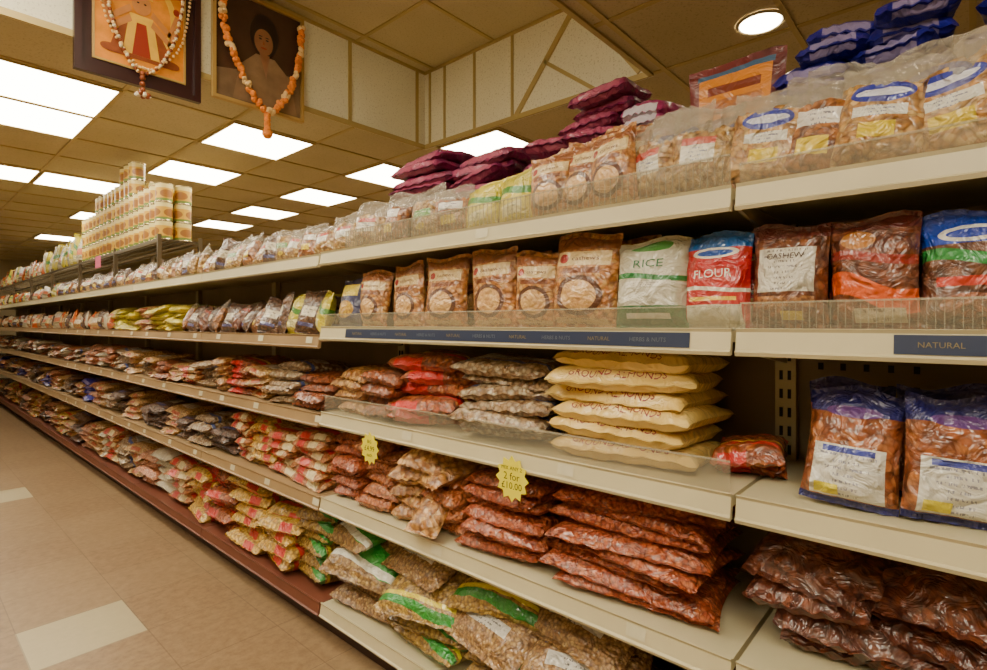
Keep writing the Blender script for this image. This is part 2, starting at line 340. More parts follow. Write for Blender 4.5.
bk=Group('trim_bulkhead',smooth=False)
bk.box(XL,BX+.03,BY1,BY1+.03,LO,HI,m_panel)
bk.box(BX,BX+.03,BY0,BY1,LO,HI,m_panel)
bk.box(XL,BX,BY0-.03,BY0,LO+.04,HI,m_panel)
t=.012
for x in (-1.5,-.9,-.3,.25,.85,1.45,2.05,2.63):
    bk.box(x-t,x+t,BY1-.008,BY1,LO,HI,m_tbar)
for y in (3.04,2.88,2.58,2.24):
    bk.box(BX-.008,BX,y-t*.8,y+t*.8,LO,HI,m_tbar)
bk.box(XL,BX,BY1-.01,BY1,HI-.02,HI,m_tbar); bk.box(BX-.01,BX,BY0,BY1,HI-.02,HI,m_tbar)
bk.box(XL,BX,BY1-.012,BY1,LO-.012,LO+.02,m_tbar); bk.box(BX-.012,BX,BY0,BY1,LO-.012,LO+.02,m_tbar)
bk.box(XL,BX,BY0-.012,BY0+.012,LO-.012,LO,m_tbar)
def bar_yz(y0,z0,y1,z1,w=.011):
    d=math.hypot(y1-y0,z1-z0); ny,nz=-(z1-z0)/d*w,(y1-y0)/d*w
    v=[]
    for x in (BX-.009,BX):
        v+=[(x,y0+ny,z0+nz),(x,y0-ny,z0-nz),(x,y1-ny,z1-nz),(x,y1+ny,z1+nz)]
    bk.add(v,[(0,1,2,3),(7,6,5,4),(0,4,5,1),(1,5,6,2),(2,6,7,3),(3,7,4,0)],m_tbar)
bar_yz(2.22,LO,1.74,HI,.018); bar_yz(1.98,2.92,1.60,LO+.0); bar_yz(1.74,3.18,1.35,2.66)
bk.done()
gr=Group('trim_ceiling_grid',smooth=False); b=.012
def gridx(x,y0,y1,z): gr.box(x-b,x+b,y0,y1,z-.006,z,m_tbar)
def gridy(y,x0,x1,z): gr.box(x0,x1,y-b,y+b,z-.008,z,m_tbar)
xs=[.3+.6*i for i in range(-5,11)]
for x in xs:
    if x<XL+.1 or x>XR-.1: continue
    gridx(x,BY1+.03,YF,LO); gridx(x,YB,BY0-.02,LO)
    if x>BX+.05: gridx(x,BY0,BY1,LO)
    if x<BX-.1: gridx(x,BY0,BY1,HI)
y=YB+.6
while y<YF-.1:
    if y>BY1+.05 or y<BY0-.05: gridy(y,XL,XR,LO)
    else: gridy(y,BX+.03,XR,LO); gridy(y,XL,BX,HI)
    y+=.6
gr.done()
def light(x,y,z=LO):
    g=Group('ceiling_light_panel',smooth=False)
    g.box(x+.02,x+.58,y+.02,y+.58,z-.012,z,m_light)
    for a in ((x+.005,x+.02,y+.005,y+.595),(x+.58,x+.595,y+.005,y+.595),(x+.02,x+.58,y+.005,y+.02),(x+.02,x+.58,y+.58,y+.595)):
        g.box(*a,z-.016,z,m_tbar)
    g.done()
for x,y in ((.3,3.6),(.3,4.2),(1.5,3.6),(1.5,4.8),(2.7+.04,2.4),(2.7,3.6),(2.7,4.8),(2.7,6.0),(2.7,7.2),(.9,6.0),(.3,6.0),(.3,8.4),(1.5,7.8),(2.7,9.6),(.3,10.8),(1.5,10.2),
    (-.9,-.6),(-.9,.6),(-.3,-.6),(-2.1,.6),(-1.5,-1.8),(-1.5,4.8),(-.9,6.0),(5.1,3.6),(5.1,6.0),(4.5,1.2)): light(x,y)  # panels on this line are out of view, several added to brighten the shelves
for x,y in ((-.9,1.35),(-.3,2.1),(-.9,2.1),(.05,1.35)): light(x,y,HI)  # unseen recess panels, added to light the bulkhead faces
dl=empty('recessed_downlight')
def disc(g,cx,cy,r0,r1,z0,z1,m,n=36):
    v=[];f=[]
    for i in range(n):
        a=2*math.pi*i/n
        v+=[(cx+r0*math.cos(a),cy+r0*math.sin(a),z0),(cx+r1*math.cos(a),cy+r1*math.sin(a),z1)]
    for i in range(n):
        j=(i+1)%n; f.append((2*i,2*i+1,2*j+1,2*j))
    g.add(v,f,m)
m_lamp=simple('lamp_glow',(255,236,200),.5,emit=26)
g=Group('lamp_disc',dl,False); n=36
g.add([(2.56+.085*math.cos(2*math.pi*i/n),.70+.085*math.sin(2*math.pi*i/n),LO-.006) for i in range(n)],[list(range(n))[::-1]],m_lamp); g.done()
g=Group('trim_ring',dl); disc(g,2.56,.7,.085,.09,LO-.006,LO-.01,m_up); disc(g,2.56,.7,.09,.1,LO-.01,LO-.001,m_up); g.done()

# ------------------------------------------------------------------ shelving
XF,XBK=1.20,1.64
gon=empty('gondola_shelving')
def shelf(z,y0,y1,m,name='shelf',xf=XF):
    pr=[(XBK,0),(xf,0),(xf-.008,.006),(xf-.014,.005),(xf-.010,-.002),(xf-.016,-.040),(xf-.022,-.044),(xf-.018,-.052),(xf-.004,-.050),(xf,-.024),(XBK,-.024)]
    n=len(pr); g=Group(name,gon,False); v=[(x,y0,z+q) for x,q in pr]+[(x,y1,z+q) for x,q in pr]
    f=[tuple(range(n)),tuple(range(n,2*n))[::-1]]
    f+=[(i,i+n,(i+1)%n+n,(i+1)%n) for i in range(n)]
    g.add(v,f,m); g.done()
RZ=[1.59,1.285,.935,.585,.15]; LZ=[1.585,1.25,.925,.58,.145]
for z in RZ:
    for a,b_ in ((.383,2.005),(-1.25,.373)): shelf(z,a,b_,m_rail)
Ljs=[2.015]+[2.015+1.25*i for i in range(1,10)]
for i,z in enumerate(LZ):
    for j in range(len(Ljs)-1): shelf(z,Ljs[j]+.003,Ljs[j+1]-.003,m_rail if i==0 else (m_railR if i==4 else m_railL))
YE=Ljs[-1]
g=Group('back_panel',gon,False); g.box(XBK,XBK+.03,-1.25,YE,.0,1.62,m_back); g.done()
g=Group('kickplate',gon,False); g.box(XF+.05,XF+.07,-1.25,YE,0,.1,m_kick); g.done()
g=Group('uprights',gon,False)
for y in [.378,2.01,-1.2]+Ljs[1:]:
    g.box(XBK-.03,XBK-.001,y-.025,y+.025,0,1.72,m_up)
    if y<2.5:
        z=.2
        while z<1.7:
            g.box(XBK-.033,XBK-.029,y-.014,y-.006,z,z+.025,m_slot); g.box(XBK-.033,XBK-.029,y+.006,y+.014,z,z+.025,m_slot); z+=.05
g.done()
g=Group('perforated_panel_slots',gon,False)
z=.98
while z<1.26:
    for yy in (.30,.25,.20,.15,.1): g.box(XBK-.003,XBK,yy-.006,yy+.006,z,z+.018,m_slot)
    z+=.05
g.done()
g=Group('brackets',gon,False)
for y in (.378,2.01):
    for z in RZ[:4]:
        v=[]
        for yy in (y-.004,y+.004): v+=[(XBK-.03,yy,z-.024),(XF+.03,yy,z-.026),(XF+.03,yy,z-.045),(XBK-.03,yy,z-.09)]
        g.add(v,[(0,1,2,3),(7,6,5,4),(0,4,5,1),(1,5,6,2),(2,6,7,3),(3,7,4,0)],m_up)
g.done()
def guard(z,y0,y1,h,ribs=.0):
    g=Group('plastic_guard',gon,False)
    g.box(XF+.004,XF+.006,y0,y1,z,z+h,m_guard); g.box(XF+.002,XF+.008,y0,y1,z+h-.003,z+h+.001,m_gedge)
    if ribs:
        y=y0
        while y<y1: g.box(XF+.003,XF+.007,y-.0006,y+.0006,z,z+h,m_gedge); y+=ribs
    g.done()
guard(RZ[0],.39,1.85,.075,.016); guard(RZ[0],-1.2,.37,.05,0)
guard(RZ[1],.39,2.0,.055,0); guard(RZ[1],-1.2,.37,.06,.012)
guard(RZ[2],.39,2.0,.07,0)
g=Group('price_strip',gon,False); tg=Group('price_strip_print',gon,False)
def strip(z,y0,y1,m,h=.034):
    x0,x1=XF-.0115,XF-.0165
    g.add([(x0-.001,y0,z-.004),(x0-.001,y1,z-.004),(x1-.001,y1,z-.004-h),(x1-.001,y0,z-.004-h)],[(0,1,2,3)],m)
strip(RZ[1],.47,1.82,m_navyrail); strip(RZ[1],-.4,.105,m_navyrail)
m_gold=simple('strip_gold',(130,116,80),.4); m_dkr=simple('strip_grey',(100,108,118),.4)
def wtext(grp,body,y,z,x,size,m,tilt=0):
    v,f=text_mesh(body,size)
    W=np.stack([x+v[:,1]*tilt, y-v[:,0], z+v[:,1]],-1); grp.add(W,f,m)
yy=1.74; i=0
while yy>.5:
    wtext(tg,('NATURAL','HERBS & NUTS')[i%2],yy,RZ[1]-.021,XF-.0165,.014,m_dkr if i%2 else m_gold,.13); yy-=.13; i+=1
wtext(tg,'NATURAL',.04,RZ[1]-.021,XF-.0165,.014,m_gold,.13)
m_tick=simple('price_ticket',(206,198,168),.5,0,.05,30)
for z,ys in ((RZ[0],(1.1,)),(RZ[2],(1.45,.8)),(RZ[3],(1.3,.6))):
    for y in ys: strip(z,y-.025,y+.025,m_tick,.028)
for z in LZ[1:4]:
    for q in range(12):
        y=2.1+q*.42+R(-.1,.1); strip(z,y-.025,y+.025,m_tick,.026)
g.done(); tg.done()

# ------------------------------------------------------------------ products
def stand(g,m,y,z,w,h,t=.07,x=1.27,yaw=0,lean=-6,nu=14,nv=18,roll=0,**kw):
    bg=Bag(w,h,t,skew=.25,rot=(math.radians(lean),math.radians(yaw),math.radians(roll)),c=(x,y,z+h/2*math.cos(math.radians(lean))+.002),**kw)
    bg.build(g,M[m],nu,nv); return bg
def flats(g,mats,y0,y1,z,height,lt=.04,depth=.3,ncol=1,x0=1.215,nu=16,nv=18,jit=1.0,wr=.0045,pitch=0,p=3.4,yaw=0):
    cw=(y1-y0)/ncol; out=[]
    for c in range(ncol):
        n=max(1,int(round(height/lt*(R(.9,1.08) if ncol>1 else 1))))
        mm=mats[c%len(mats)]
        for i in range(n):
            yc=y0+cw*(c+.5)+R(-.014,.014)*jit
            bg=Bag(cw*R(.97,1.06),depth*R(.94,1.03),lt*1.45,p=p,wr=wr,e=.36,droop=R(.0,.02),rot=(math.radians(R(-1.8,1.8)*jit+pitch),math.radians(R(-2,2)*jit),math.radians(R(-5,5)*jit+yaw)),
                   c=(x0+depth/2+R(-.008,.02)*jit,yc,z+lt*(i+.72)),base=FLAT,seal=.045)
            bg.build(g,M[mm],nu,nv); out.append(bg)
    return out

# ---- level 1 right
z=RZ[0]
g=Group('clear_nut_packets')
for y,w,h,m in ((1.93,.15,.17,'palenut'),(1.76,.17,.19,'palenut'),(1.6,.17,.2,'clearbrown'),(1.43,.17,.19,'palegreen'),(1.3,.15,.17,'clearbrown')):
    stand(g,m,y,z,w,h,.07,1.27,R(-16,16),-8,wr=.005,roll=R(-6,6)); stand(g,m,y+.05,z,w,h*1.05,.06,1.36,R(-12,12),-6)
g.done()
g=Group('yellow_green_packets')
for y,w,h,m in ((1.17,.16,.16,'yelgreen'),(1.03,.14,.18,'yelgreen'),(1.10,.15,.19,'palegreen')):
    stand(g,m,y,z,w,h,.06,1.27 if m!='palegreen' else 1.36,R(-10,10),-14,roll=R(-8,8))
g.done()
g=Group('cashew_packets')
for y,w,h,x in ((.90,.15,.2,1.27),(.80,.15,.22,1.28),(.70,.14,.22,1.26),(.88,.16,.25,1.37),(.74,.16,.27,1.38)):
    bg=stand(g,'cashew',y,z,w,h,.07,x,R(-14,14),-7,roll=R(-6,6),wr=.005); bag_text(g,bg,'cashews',T_br,.1,.43,.4,.05)
g.done()
g=Group('clear_nut_packets')
for y,w,h,x,m in ((.60,.17,.22,1.28,'palenut'),(.55,.18,.26,1.33,'clearblue'),(.47,.16,.22,1.27,'palenut'),(.335,.15,.22,1.27,'clearblue'),(.235,.15,.22,1.28,'clearbrown'),(.13,.15,.22,1.27,'clearblue'),(.03,.17,.22,1.28,'clearblue'),(-.12,.16,.22,1.27,'clearbrown'),(-.28,.16,.22,1.27,'clearblue'),(-.45,.16,.2,1.27,'palenut'),
    (.40,.17,.26,1.38,'clearblue'),(.2,.17,.28,1.38,'palenut'),(.05,.17,.28,1.38,'clearblue'),(-.12,.17,.26,1.38,'clearblue')):
    stand(g,m,y,z,w,h,.07,x,R(-18,18),-8,roll=R(-9,9),wr=.007)
g.done()
g=Group('purple_packet_stack')
flats(g,['purple','purple'],1.2,1.85,z,.40,.043,.2,2,x0=1.42,jit=2.4,wr=.005,p=2.8)
flats(g,['purple'],.98,1.18,z,.32,.043,.2,1,x0=1.42,jit=2.4,wr=.005,p=2.8)
flats(g,['purple'],.78,.98,z,.43,.043,.2,1,x0=1.42,jit=2.4,wr=.005,p=2.8)
flats(g,['magenta'],.62,.77,z,.35,.043,.2,1,x0=1.42,jit=2.4,wr=.005,p=2.8)
g.done()
g=Group('large_brown_packet'); stand(g,'boxbrown',.475,z+.0,.25,.42,.05,1.50,0,-3); g.done()
g=Group('navy_packet_stack')
flats(g,['navy','navy'],.02,.33,z,.39,.04,.2,2,x0=1.43,jit=2.4,wr=.005,p=2.8)
flats(g,['magenta','navy','navy'],-.6,0.0,z,.38,.04,.2,3,x0=1.43,jit=2.4,wr=.005,p=2.8)
g.done()
# ---- level 2 right
z=RZ[1]
g=Group('navy_yellow_packets'); stand(g,'navyyel',1.9,z,.15,.2); stand(g,'navyyel',1.93,z,.15,.21,x=1.37); g.done()
g=Group('cashew_packets')
for y,w,h in ((1.73,.16,.22),(1.54,.17,.235),(1.335,.19,.245),(1.12,.19,.25),(.95,.15,.225),(.785,.20,.262)):
    bg=stand(g,'cashew',y,z,w,h,.075,1.265,R(-12,12),-4,16,22,roll=R(-3,3),wr=.006)
    bag_text(g,bg,'cashews',T_br,.12,.44,.42,.045)
    stand(g,'cashew',y-.06,z,w,h*.97,.07,1.37,R(-9,9),-3)
g.done()
g=Group('rice_packet'); bg=stand(g,'ricegreen',.595,z,.185,.225,.08,1.27,4,-4,16,22,wr=.006); bag_text(g,bg,'RICE',T_green,0,.42,.42,.09); stand(g,'ricegreen',.6,z,.18,.22,.07,1.38); g.done()
g=Group('flour_packet'); bg=stand(g,'redblue',.44,z,.155,.225,.08,1.27,-3,-4,16,22,wr=.006); bag_text(g,bg,'FLOUR',T_white,0,.12,.6,.09); stand(g,'redblue',.43,z,.15,.22,.07,1.38); g.done()
g=Group('date_packets')
for y,w,h,m in ((.29,.15,.225,'brownwhite'),(.145,.15,.225,'brownorange'),(.0,.15,.215,'bluegreen'),(-.15,.15,.22,'bluegreen'),(-.31,.15,.23,'brownwhite'),(-.47,.15,.23,'brownorange')):
    bg=stand(g,m,y,z,w,h,.08,1.275,R(-9,9),-4,16,20,wr=.006,roll=R(-2,2)); stand(g,m,y+.02,z,w,h,.07,1.38,R(-6,6),-3)
    if m=='brownwhite': bag_text(g,bg,'CASHEW',T_dark,0,.36,.5,.055)
g.done()
# ---- level 3 right
z=RZ[2]
g=Group('almond_packet_stack'); flats(g,['almond','walnut'],1.58,2.0,z,.17,.042,.3,2,x0=1.22,jit=2,wr=.005); g.done()
g=Group('red_yellow_nut_packets'); flats(g,['redyellow'],1.3,1.62,z,.23,.048,.32,1,x0=1.22,jit=2.2,wr=.005,yaw=14); g.done()
g=Group('silver_nut_packets'); flats(g,['silver'],.93,1.27,z,.22,.04,.32,1,x0=1.22,jit=2,wr=.006,yaw=4); g.done()
g=Group('ground_almond_bag_stack')
bs=flats(g,['cream'],.50,.89,z,.285,.047,.30,1,x0=1.225,nu=22,nv=24,jit=1.2,wr=.004,p=3.5)
for bg in bs: bag_text(g,bg,'GROUND ALMONDS',T_red,0,-.885,.66,.052)
g.done()
g=Group('chilli_packet'); flats(g,['redyellow','almond'],.33,.49,z,.07,.035,.2,1,x0=1.3,jit=3); g.done()
g=Group('navy_top_nut_packets')
for y,x in ((.18,1.29),(.02,1.29),(-.14,1.3),(-.30,1.3),(-.46,1.3)):
    stand(g,'navywhite',y,z,.165,.235,.09,x,R(-12,12),-9,18,24,wr=.008,roll=R(-5,5)); stand(g,'navywhite',y+.02,z,.16,.24,.07,x+.12,R(-8,8),-4,wr=.008)
g.done()
# ---- level 4 right
z=RZ[3]
g=Group('peanut_packet_stack'); flats(g,['peanut','redpeanut'],1.62,2.0,z,.27,.042,.3,2,x0=1.22,jit=1.8,wr=.005); g.done()
g=Group('walnut_packets')
flats(g,['peanut','walnut'],1.24,1.6,z,.17,.045,.3,2,x0=1.22,jit=2,wr=.005)
for y,c,yaw in ((1.5,.80,20),(1.36,.79,-18),(1.44,.845,8)):
    Bag(.2,.28,.07,rot=(math.radians(16),math.radians(R(-6,6)),math.radians(yaw)),c=(1.33,y,c),base=FLAT,wr=.006).build(g,M['walnut'],16,20)
bg=Bag(.13,.2,.05,rot=(math.radians(38),0,math.radians(10)),c=(1.225,1.36,.68),base=FLAT,wr=.005); bg.build(g,M['walnut'],14,16)
g.done()
g=Group('peanut_packet_stack'); flats(g,['redpeanut'],.92,1.23,z,.24,.034,.3,1,x0=1.22,jit=1.8,wr=.005); g.done()
g=Group('peanut_packet_stack'); flats(g,['redpeanut'],.46,.90,z,.3,.033,.32,1,x0=1.22,nu=18,jit=1.7,wr=.005); g.done()
g=Group('date_packets')
flats(g,['darkplain','darkplain','darkplain','darkplain'],-.6,.36,z,.2,.05,.34,4,x0=1.26,jit=3,wr=.007)
for y in (.26,.04,-.18,-.42):
    Bag(.22,.3,.09,rot=(math.radians(24),math.radians(R(-8,8)),math.radians(R(-25,25))),c=(1.40,y,.80),base=FLAT,wr=.008).build(g,M['darkplain'],16,20)
g.done()
# ---- base right
z=RZ[4]
g=Group('large_pulse_packets')
flats(g,['dalblue'],1.62,2.0,z,.11,.055,.36,1,x0=1.22,jit=1.5)
flats(g,['greenyellow'],1.25,1.6,z,.11,.055,.36,1,x0=1.22,jit=1.5)
flats(g,['dalblue','greenyellow'],.62,1.22,z,.11,.055,.36,2,x0=1.22,jit=1.5)
for y,x,c,pt,yaw,m in ((1.83,1.36,.385,24,12,'greenwhite'),(1.9,1.40,.46,18,-10,'greenwhite'),(1.47,1.35,.37,26,10,'greenyellow'),(1.52,1.42,.45,20,-8,'dalblue'),
        (1.12,1.36,.37,24,-10,'dalblue'),(1.16,1.43,.44,18,8,'greenyellow'),(.82,1.36,.37,24,8,'dalblue'),(.84,1.43,.44,18,-8,'dalblue')):
    Bag(.36,.38,.10,rot=(math.radians(pt),math.radians(R(-5,5)),math.radians(yaw)),c=(x,y,c),base=FLAT,wr=.007,e=.5).build(g,M[m],20,22)
g.done()
g=Group('pulse_packet_stack'); flats(g,['dalblue','darkplain'],-.6,.55,z,.26,.055,.34,4,x0=1.22,jit=2.5,wr=.006); g.done()

# ---- left bays
def lod(y):
    return (14,16) if y<3.6 else ((9,11) if y<6 else (6,8))
def run_flats(name,mats,y0,y1,z,hr,lt,cw,depth=.3,jit=2,x0=1.215):
    g=Group(name); y=y0; i=0
    while y<y1-.05:
        nu,nv=lod(y); w=min(cw*R(.85,1.15),y1-y)
        flats(g,[mats[i%len(mats)]],y,y+w,z,R(*hr),lt,depth,1,x0=x0,nu=nu,nv=nv,jit=jit,wr=.005)
        y+=w; i+=1
    g.done()
def run_stand(name,mats,y0,y1,z,hr,sp,lean=-10,x=1.27,rows=2,ty=.07):
    g=Group(name); y=y0; i=0
    while y<y1:
        nu,nv=lod(y)
        for r in range(rows):
            stand(g,mats[(i+r)%len(mats)],y+r*.04,z,sp*1.1,R(*hr),ty,x+r*.1,R(-25,25),lean+R(-8,5),nu,nv,roll=R(-12,12),wr=.006)
        y+=sp*R(.85,1.05); i+=1
    g.done()
z=LZ[0]
run_stand('clear_snack_packets',['palenut','clearbrown','palenut','palegreen','dark'],2.08,4.05,z,(.15,.2),.12,-18)
run_stand('clear_snack_packets',['palenut','dark','clearbrown','dark'],4.1,7,z,(.14,.18),.13,-14,rows=1)
run_stand('mixed_snack_packets',['yelgreen','dark','orange','whitepk'],7,12.6,z,(.13,.17),.16,-14,rows=1)
z=LZ[1]
run_stand('yellow_green_packets',['yelgreen','dark'],2.1,2.5,z,(.17,.21),.12,-12)
run_stand('dark_fruit_packets',['dark','clearbrown','dark','darkplain'],2.56,3.7,z,(.16,.2),.13,-22)
run_flats('long_yellow_packets',['yelgreen','yelgreen','tan'],3.75,5.3,z,(.12,.17),.04,.3)
run_stand('orange_white_packets',['orange','whitepk','dark','tan'],5.4,12.6,z,(.15,.2),.17,-10,rows=1)
z=LZ[2]
run_flats('dal_packet_stack',['almond','silver','tan','redyellow','walnut'],2.05,3.2,z,(.12,.18),.035,.24)
run_flats('dal_packet_stack',['silver','redwhite','tan','almond','tan'],3.25,4.6,z,(.1,.16),.035,.24)
run_flats('dal_packet_stack',['tan','silver','peanut','whitepk','pinkish'],4.65,12.6,z,(.1,.18),.04,.3)
z=LZ[3]
run_flats('red_white_packet_stack',['redwhite','redwhite','yellowred','redwhite'],2.05,2.95,z,(.2,.26),.04,.24)
run_flats('dark_packet_stack',['dark','silver','dark','tan','dark'],3.0,4.6,z,(.1,.18),.04,.28)
run_flats('tan_packet_stack',['tan','dark','silver','tan','pinkish','navy'],4.65,12.6,z,(.12,.2),.045,.3)
z=LZ[4]
run_flats('yellow_flour_packet_stack',['greenyellow','yellowred','yellowred','redyellow','yellowred'],2.05,3.6,z,(.26,.34),.055,.3,.36)
run_flats('tan_flour_packet_stack',['redwhite','whitepk','pinkish','tan','silver'],3.65,5.6,z,(.22,.3),.055,.3,.36)
run_flats('tan_flour_packet_stack',['tan','pinkish','dark','tan','yellowred'],5.65,12.6,z,(.18,.28),.05,.34,.36)

# ------------------------------------------------------------------ wire rack with cans
m_wire=simple('wire_rack_metal',(110,96,74),.35,.6)
rack=empty('wire_rack')
g=Group('rack_frame',rack,False); zr=1.885
for y in [4.15,5.2,6.4,7.7,9.0,10.4,11.8]:
    for x in (1.24,1.50): g.box(x-.012,x+.012,y-.012,y+.012,LZ[0],zr+.03,m_wire)
g.box(1.23,1.25,4.14,12.5,zr-.02,zr,m_wire); g.box(1.49,1.51,4.14,12.5,zr-.02,zr,m_wire)
y=4.15
while y<12.5: g.box(1.23,1.51,y-.003,y+.003,zr-.008,zr-.001,m_wire); y+=.06
for x in (1.3,1.37,1.44): g.box(x-.003,x+.003,4.14,12.5,zr-.01,zr-.004,m_wire)
g.done()
m_tin=simple('tin_metal',(190,176,140),.25,.8)
k=NB('can_label'); uv=k.new('ShaderNodeUVMap'); sp=k.new('ShaderNodeSeparateXYZ'); k.link(uv.outputs[0],sp.inputs[0])
U,V=sp.outputs[0],sp.outputs[1]
c=k.mix(k.math('GREATER_THAN',V,.76),lin((206,160,40)),lin((222,204,130)))
fu=k.math('FRACT',k.math('MULTIPLY',U,3.0))
du=k.math('MULTIPLY',k.math('SUBTRACT',fu,.5),2.4); dv=k.math('MULTIPLY',k.math('SUBTRACT',V,.42),4.2)
c=k.mix(k.math('LESS_THAN',k.math('ADD',k.math('MULTIPLY',du,du),k.math('MULTIPLY',dv,dv)),1.0),c,lin((150,96,36)))
c=k.mix(k.math('LESS_THAN',V,.14),c,lin((110,130,50)))
k.link(c,k.b.inputs['Base Color']); k.b.inputs['Roughness'].default_value=.4; m_can=k.m
def can(g,x,y,z,r=.056,h=.13,n=18):
    prof=[(0,.004,0),(r*.9,.004,0),(r,0,0),(r,.004,0),(r*.97,.007,1),(r*.97,h-.007,1),(r,h-.004,0),(r,h,0),(r*.9,h-.003,0),(0,h-.003,0)]
    rot=R(0,6.28)
    for a in range(len(prof)-1):
        p,q=prof[a],prof[a+1]; v=[];uvs=[];f=[]
        for i in range(n+1):
            t=2*math.pi*i/n+rot
            for s_ in (p,q): v.append((x+s_[0]*math.cos(t),y+s_[0]*math.sin(t),z+s_[1])); uvs.append((i/n,0 if s_ is p else 1))
        for i in range(n): f.append((2*i,2*i+2,2*i+3,2*i+1))
        g.add(v,f,m_can if (p[2] and q[2]) else m_tin,np.array(uvs))
g=Group('food_can_stack')
y=4.22
while y<6.3:
    tiers=3 if y<4.75 else 4
    if 4.8<y<5.15: tiers=5
    if y>5.9: tiers=3
    for ti in range(tiers):
        for x in (1.29,1.41):
            if ti==4 and x>1.3: continue
            can(g,x+R(-.003,.003),y+R(-.003,.003),zr+.001+ti*.1305)
    y+=.122
g.done()
run_stand('yellow_green_packets',['yelgreen','yelgreen','whitepk'],6.45,8.6,zr,(.26,.34),.16,-3,x=1.33,rows=2)
run_stand('orange_white_packets',['orange','whitepk','redwhite','yelgreen'],8.7,12.3,zr,(.18,.28),.18,-3,x=1.33,rows=1)
m_pink=simple('pink_card',(230,100,140),.5)
g=Group('pink_price_card',smooth=False); g.box(1.215,1.218,5.55,5.72,zr-.1,zr-.0,m_pink); g.done()

# ------------------------------------------------------------------ star price signs
m_star=simple('yellow_card',(236,222,30),.5); m_ink=simple('black_ink',(30,30,34),.6)
def star(y,z,r,lines):
    e=empty('starburst_price_sign')
    g=Group('star_card',e,False); n=24; pts=[]
    for i in range(n):
        a=2*math.pi*i/n; rr=r if i%2==0 else r*.78
        pts.append((y+rr*math.cos(a),z+rr*math.sin(a)*1.1))
    v=[(1.1775,a,b) for a,b in pts]+[(1.1755,a,b) for a,b in pts]
    f=[tuple(range(n)),tuple(range(n,2*n))[::-1]]+[(i,(i+1)%n,(i+1)%n+n,i+n) for i in range(n)]
    g.add(v,f,m_star); g.done()
    g=Group('sign_lettering',e,False)
    for t,dz,s in lines: wtext(g,t,y,z+dz*r,1.1748,s*r,m_ink)
    g.done()
star(.975,.862,.06,(('MIX ANY 2',.5,.26),('2 for',.12,.5),('£10.00',-.32,.46)))
star(1.65,.845,.055,(('BIG',.45,.3),('£4.99',.0,.5),('each',-.42,.34)))

# ------------------------------------------------------------------ framed pictures on bulkhead
def ell(g,cx,cz,rx,rz,yy,m,n=28):
    v=[(cx+rx*math.cos(2*math.pi*i/n),yy,cz+rz*math.sin(2*math.pi*i/n)) for i in range(n)]
    g.add(v,[list(range(n))],m)
def poly(g,pts,yy,m): g.add([(a,yy,b) for a,b in pts],[list(range(len(pts)))],m)
def ball(g,c,r,m,n=8):
    v=[];f=[]
    for j in range(n+1):
        for i in range(n):
            a=2*math.pi*i/n; b_=math.pi*j/n
            v.append((c[0]+r*math.sin(b_)*math.cos(a),c[1]+r*math.sin(b_)*math.sin(a),c[2]+r*math.cos(b_)))
    for j in range(n):
        for i in range(n): f.append((j*n+i,(j+1)*n+i,(j+1)*n+(i+1)%n,j*n+(i+1)%n))
    g.add(v,f,m)
def chain(g,pts,step,fn):
    k_=0
    for (x0,z0),(x1,z1) in zip(pts[:-1],pts[1:]):
        L=math.hypot(x1-x0,z1-z0); n=max(1,int(L/step))
        for i in range(n):
            t=i/n; fn(k_,x0+(x1-x0)*t,z0+(z1-z0)*t); k_+=1
def curvepts(P,n=4):
    out=[]
    for i in range(len(P)-1):
        p0=P[max(i-1,0)];p1=P[i];p2=P[i+1];p3=P[min(i+2,len(P)-1)]
        for j in range(n):
            t=j/n
            out.append(tuple(.5*((2*p1[d])+(-p0[d]+p2[d])*t+(2*p0[d]-5*p1[d]+4*p2[d]-p3[d])*t*t+(-p0[d]+3*p1[d]-3*p2[d]+p3[d])*t**3) for d in (0,1)))
    out.append(P[-1]); return out
m_fr1=simple('frame_dark_maroon',(50,22,24),.3); m_fr2=simple('frame_gold',(190,156,90),.35,.3)
m_or=simple('picture_orange',(218,136,30),.35,0,.25,9); m_yel=simple('picture_yellow',(228,178,56),.4,0,.1,20); m_br=simple('picture_brown',(140,70,34),.35,0,.2,14)
m_skin=simple('picture_skin',(196,128,70),.4,0,.08,20); m_dkp=simple('picture_dark_brown',(70,48,36),.15,0,.3,5); m_red=simple('picture_red',(150,44,26),.4); m_white=simple('bead_white',(226,212,180),.5)
m_grey=simple('picture_grey_tan',(124,100,76),.2,0,.3,6); m_gr2=simple('picture_light_tan',(140,112,84),.2,0,.3,6); m_hair=simple('picture_hair_dark',(36,24,20),.3)
m_skin2=simple('picture_portrait_skin',(140,96,66),.3,0,.15,14)
m_mari=simple('marigold_orange',(232,134,44),.7,0,.2,60,.5); m_mari2=simple('flower_cream',(236,200,140),.7)
def frame(g,x0,x1,z0,z1,w,yy,d,m):
    g.box(x0,x1,yy-d,yy,z0,z0+w,m); g.box(x0,x1,yy-d,yy,z1-w,z1,m); g.box(x0,x0+w,yy-d,yy,z0+w,z1-w,m); g.box(x1-w,x1,yy-d,yy,z0+w,z1-w,m)
Y0=BY1-.014
e=empty('framed_deity_picture')
g=Group('frame',e,False); frame(g,.57,1.11,2.47,3.15,.03,Y0,.03,m_fr1); g.box(.6,1.08,Y0-.012,Y0,2.5,3.12,m_fr1); frame(g,.64,1.04,2.545,3.09,.01,Y0-.012,.006,m_fr2); g.done()
g=Group('image',e,False); a=Y0-.014
poly(g,[(.65,2.555),(1.03,2.555),(1.03,3.08),(.65,3.08)],a,m_or)
ell(g,.84,2.84,.16,.2,a-.001,m_yel); ell(g,.84,2.84,.13,.17,a-.0015,m_or)
poly(g,[(.70,2.60),(.98,2.60),(.95,2.70),(.90,2.80),(.78,2.80),(.73,2.70)],a-.002,m_br)
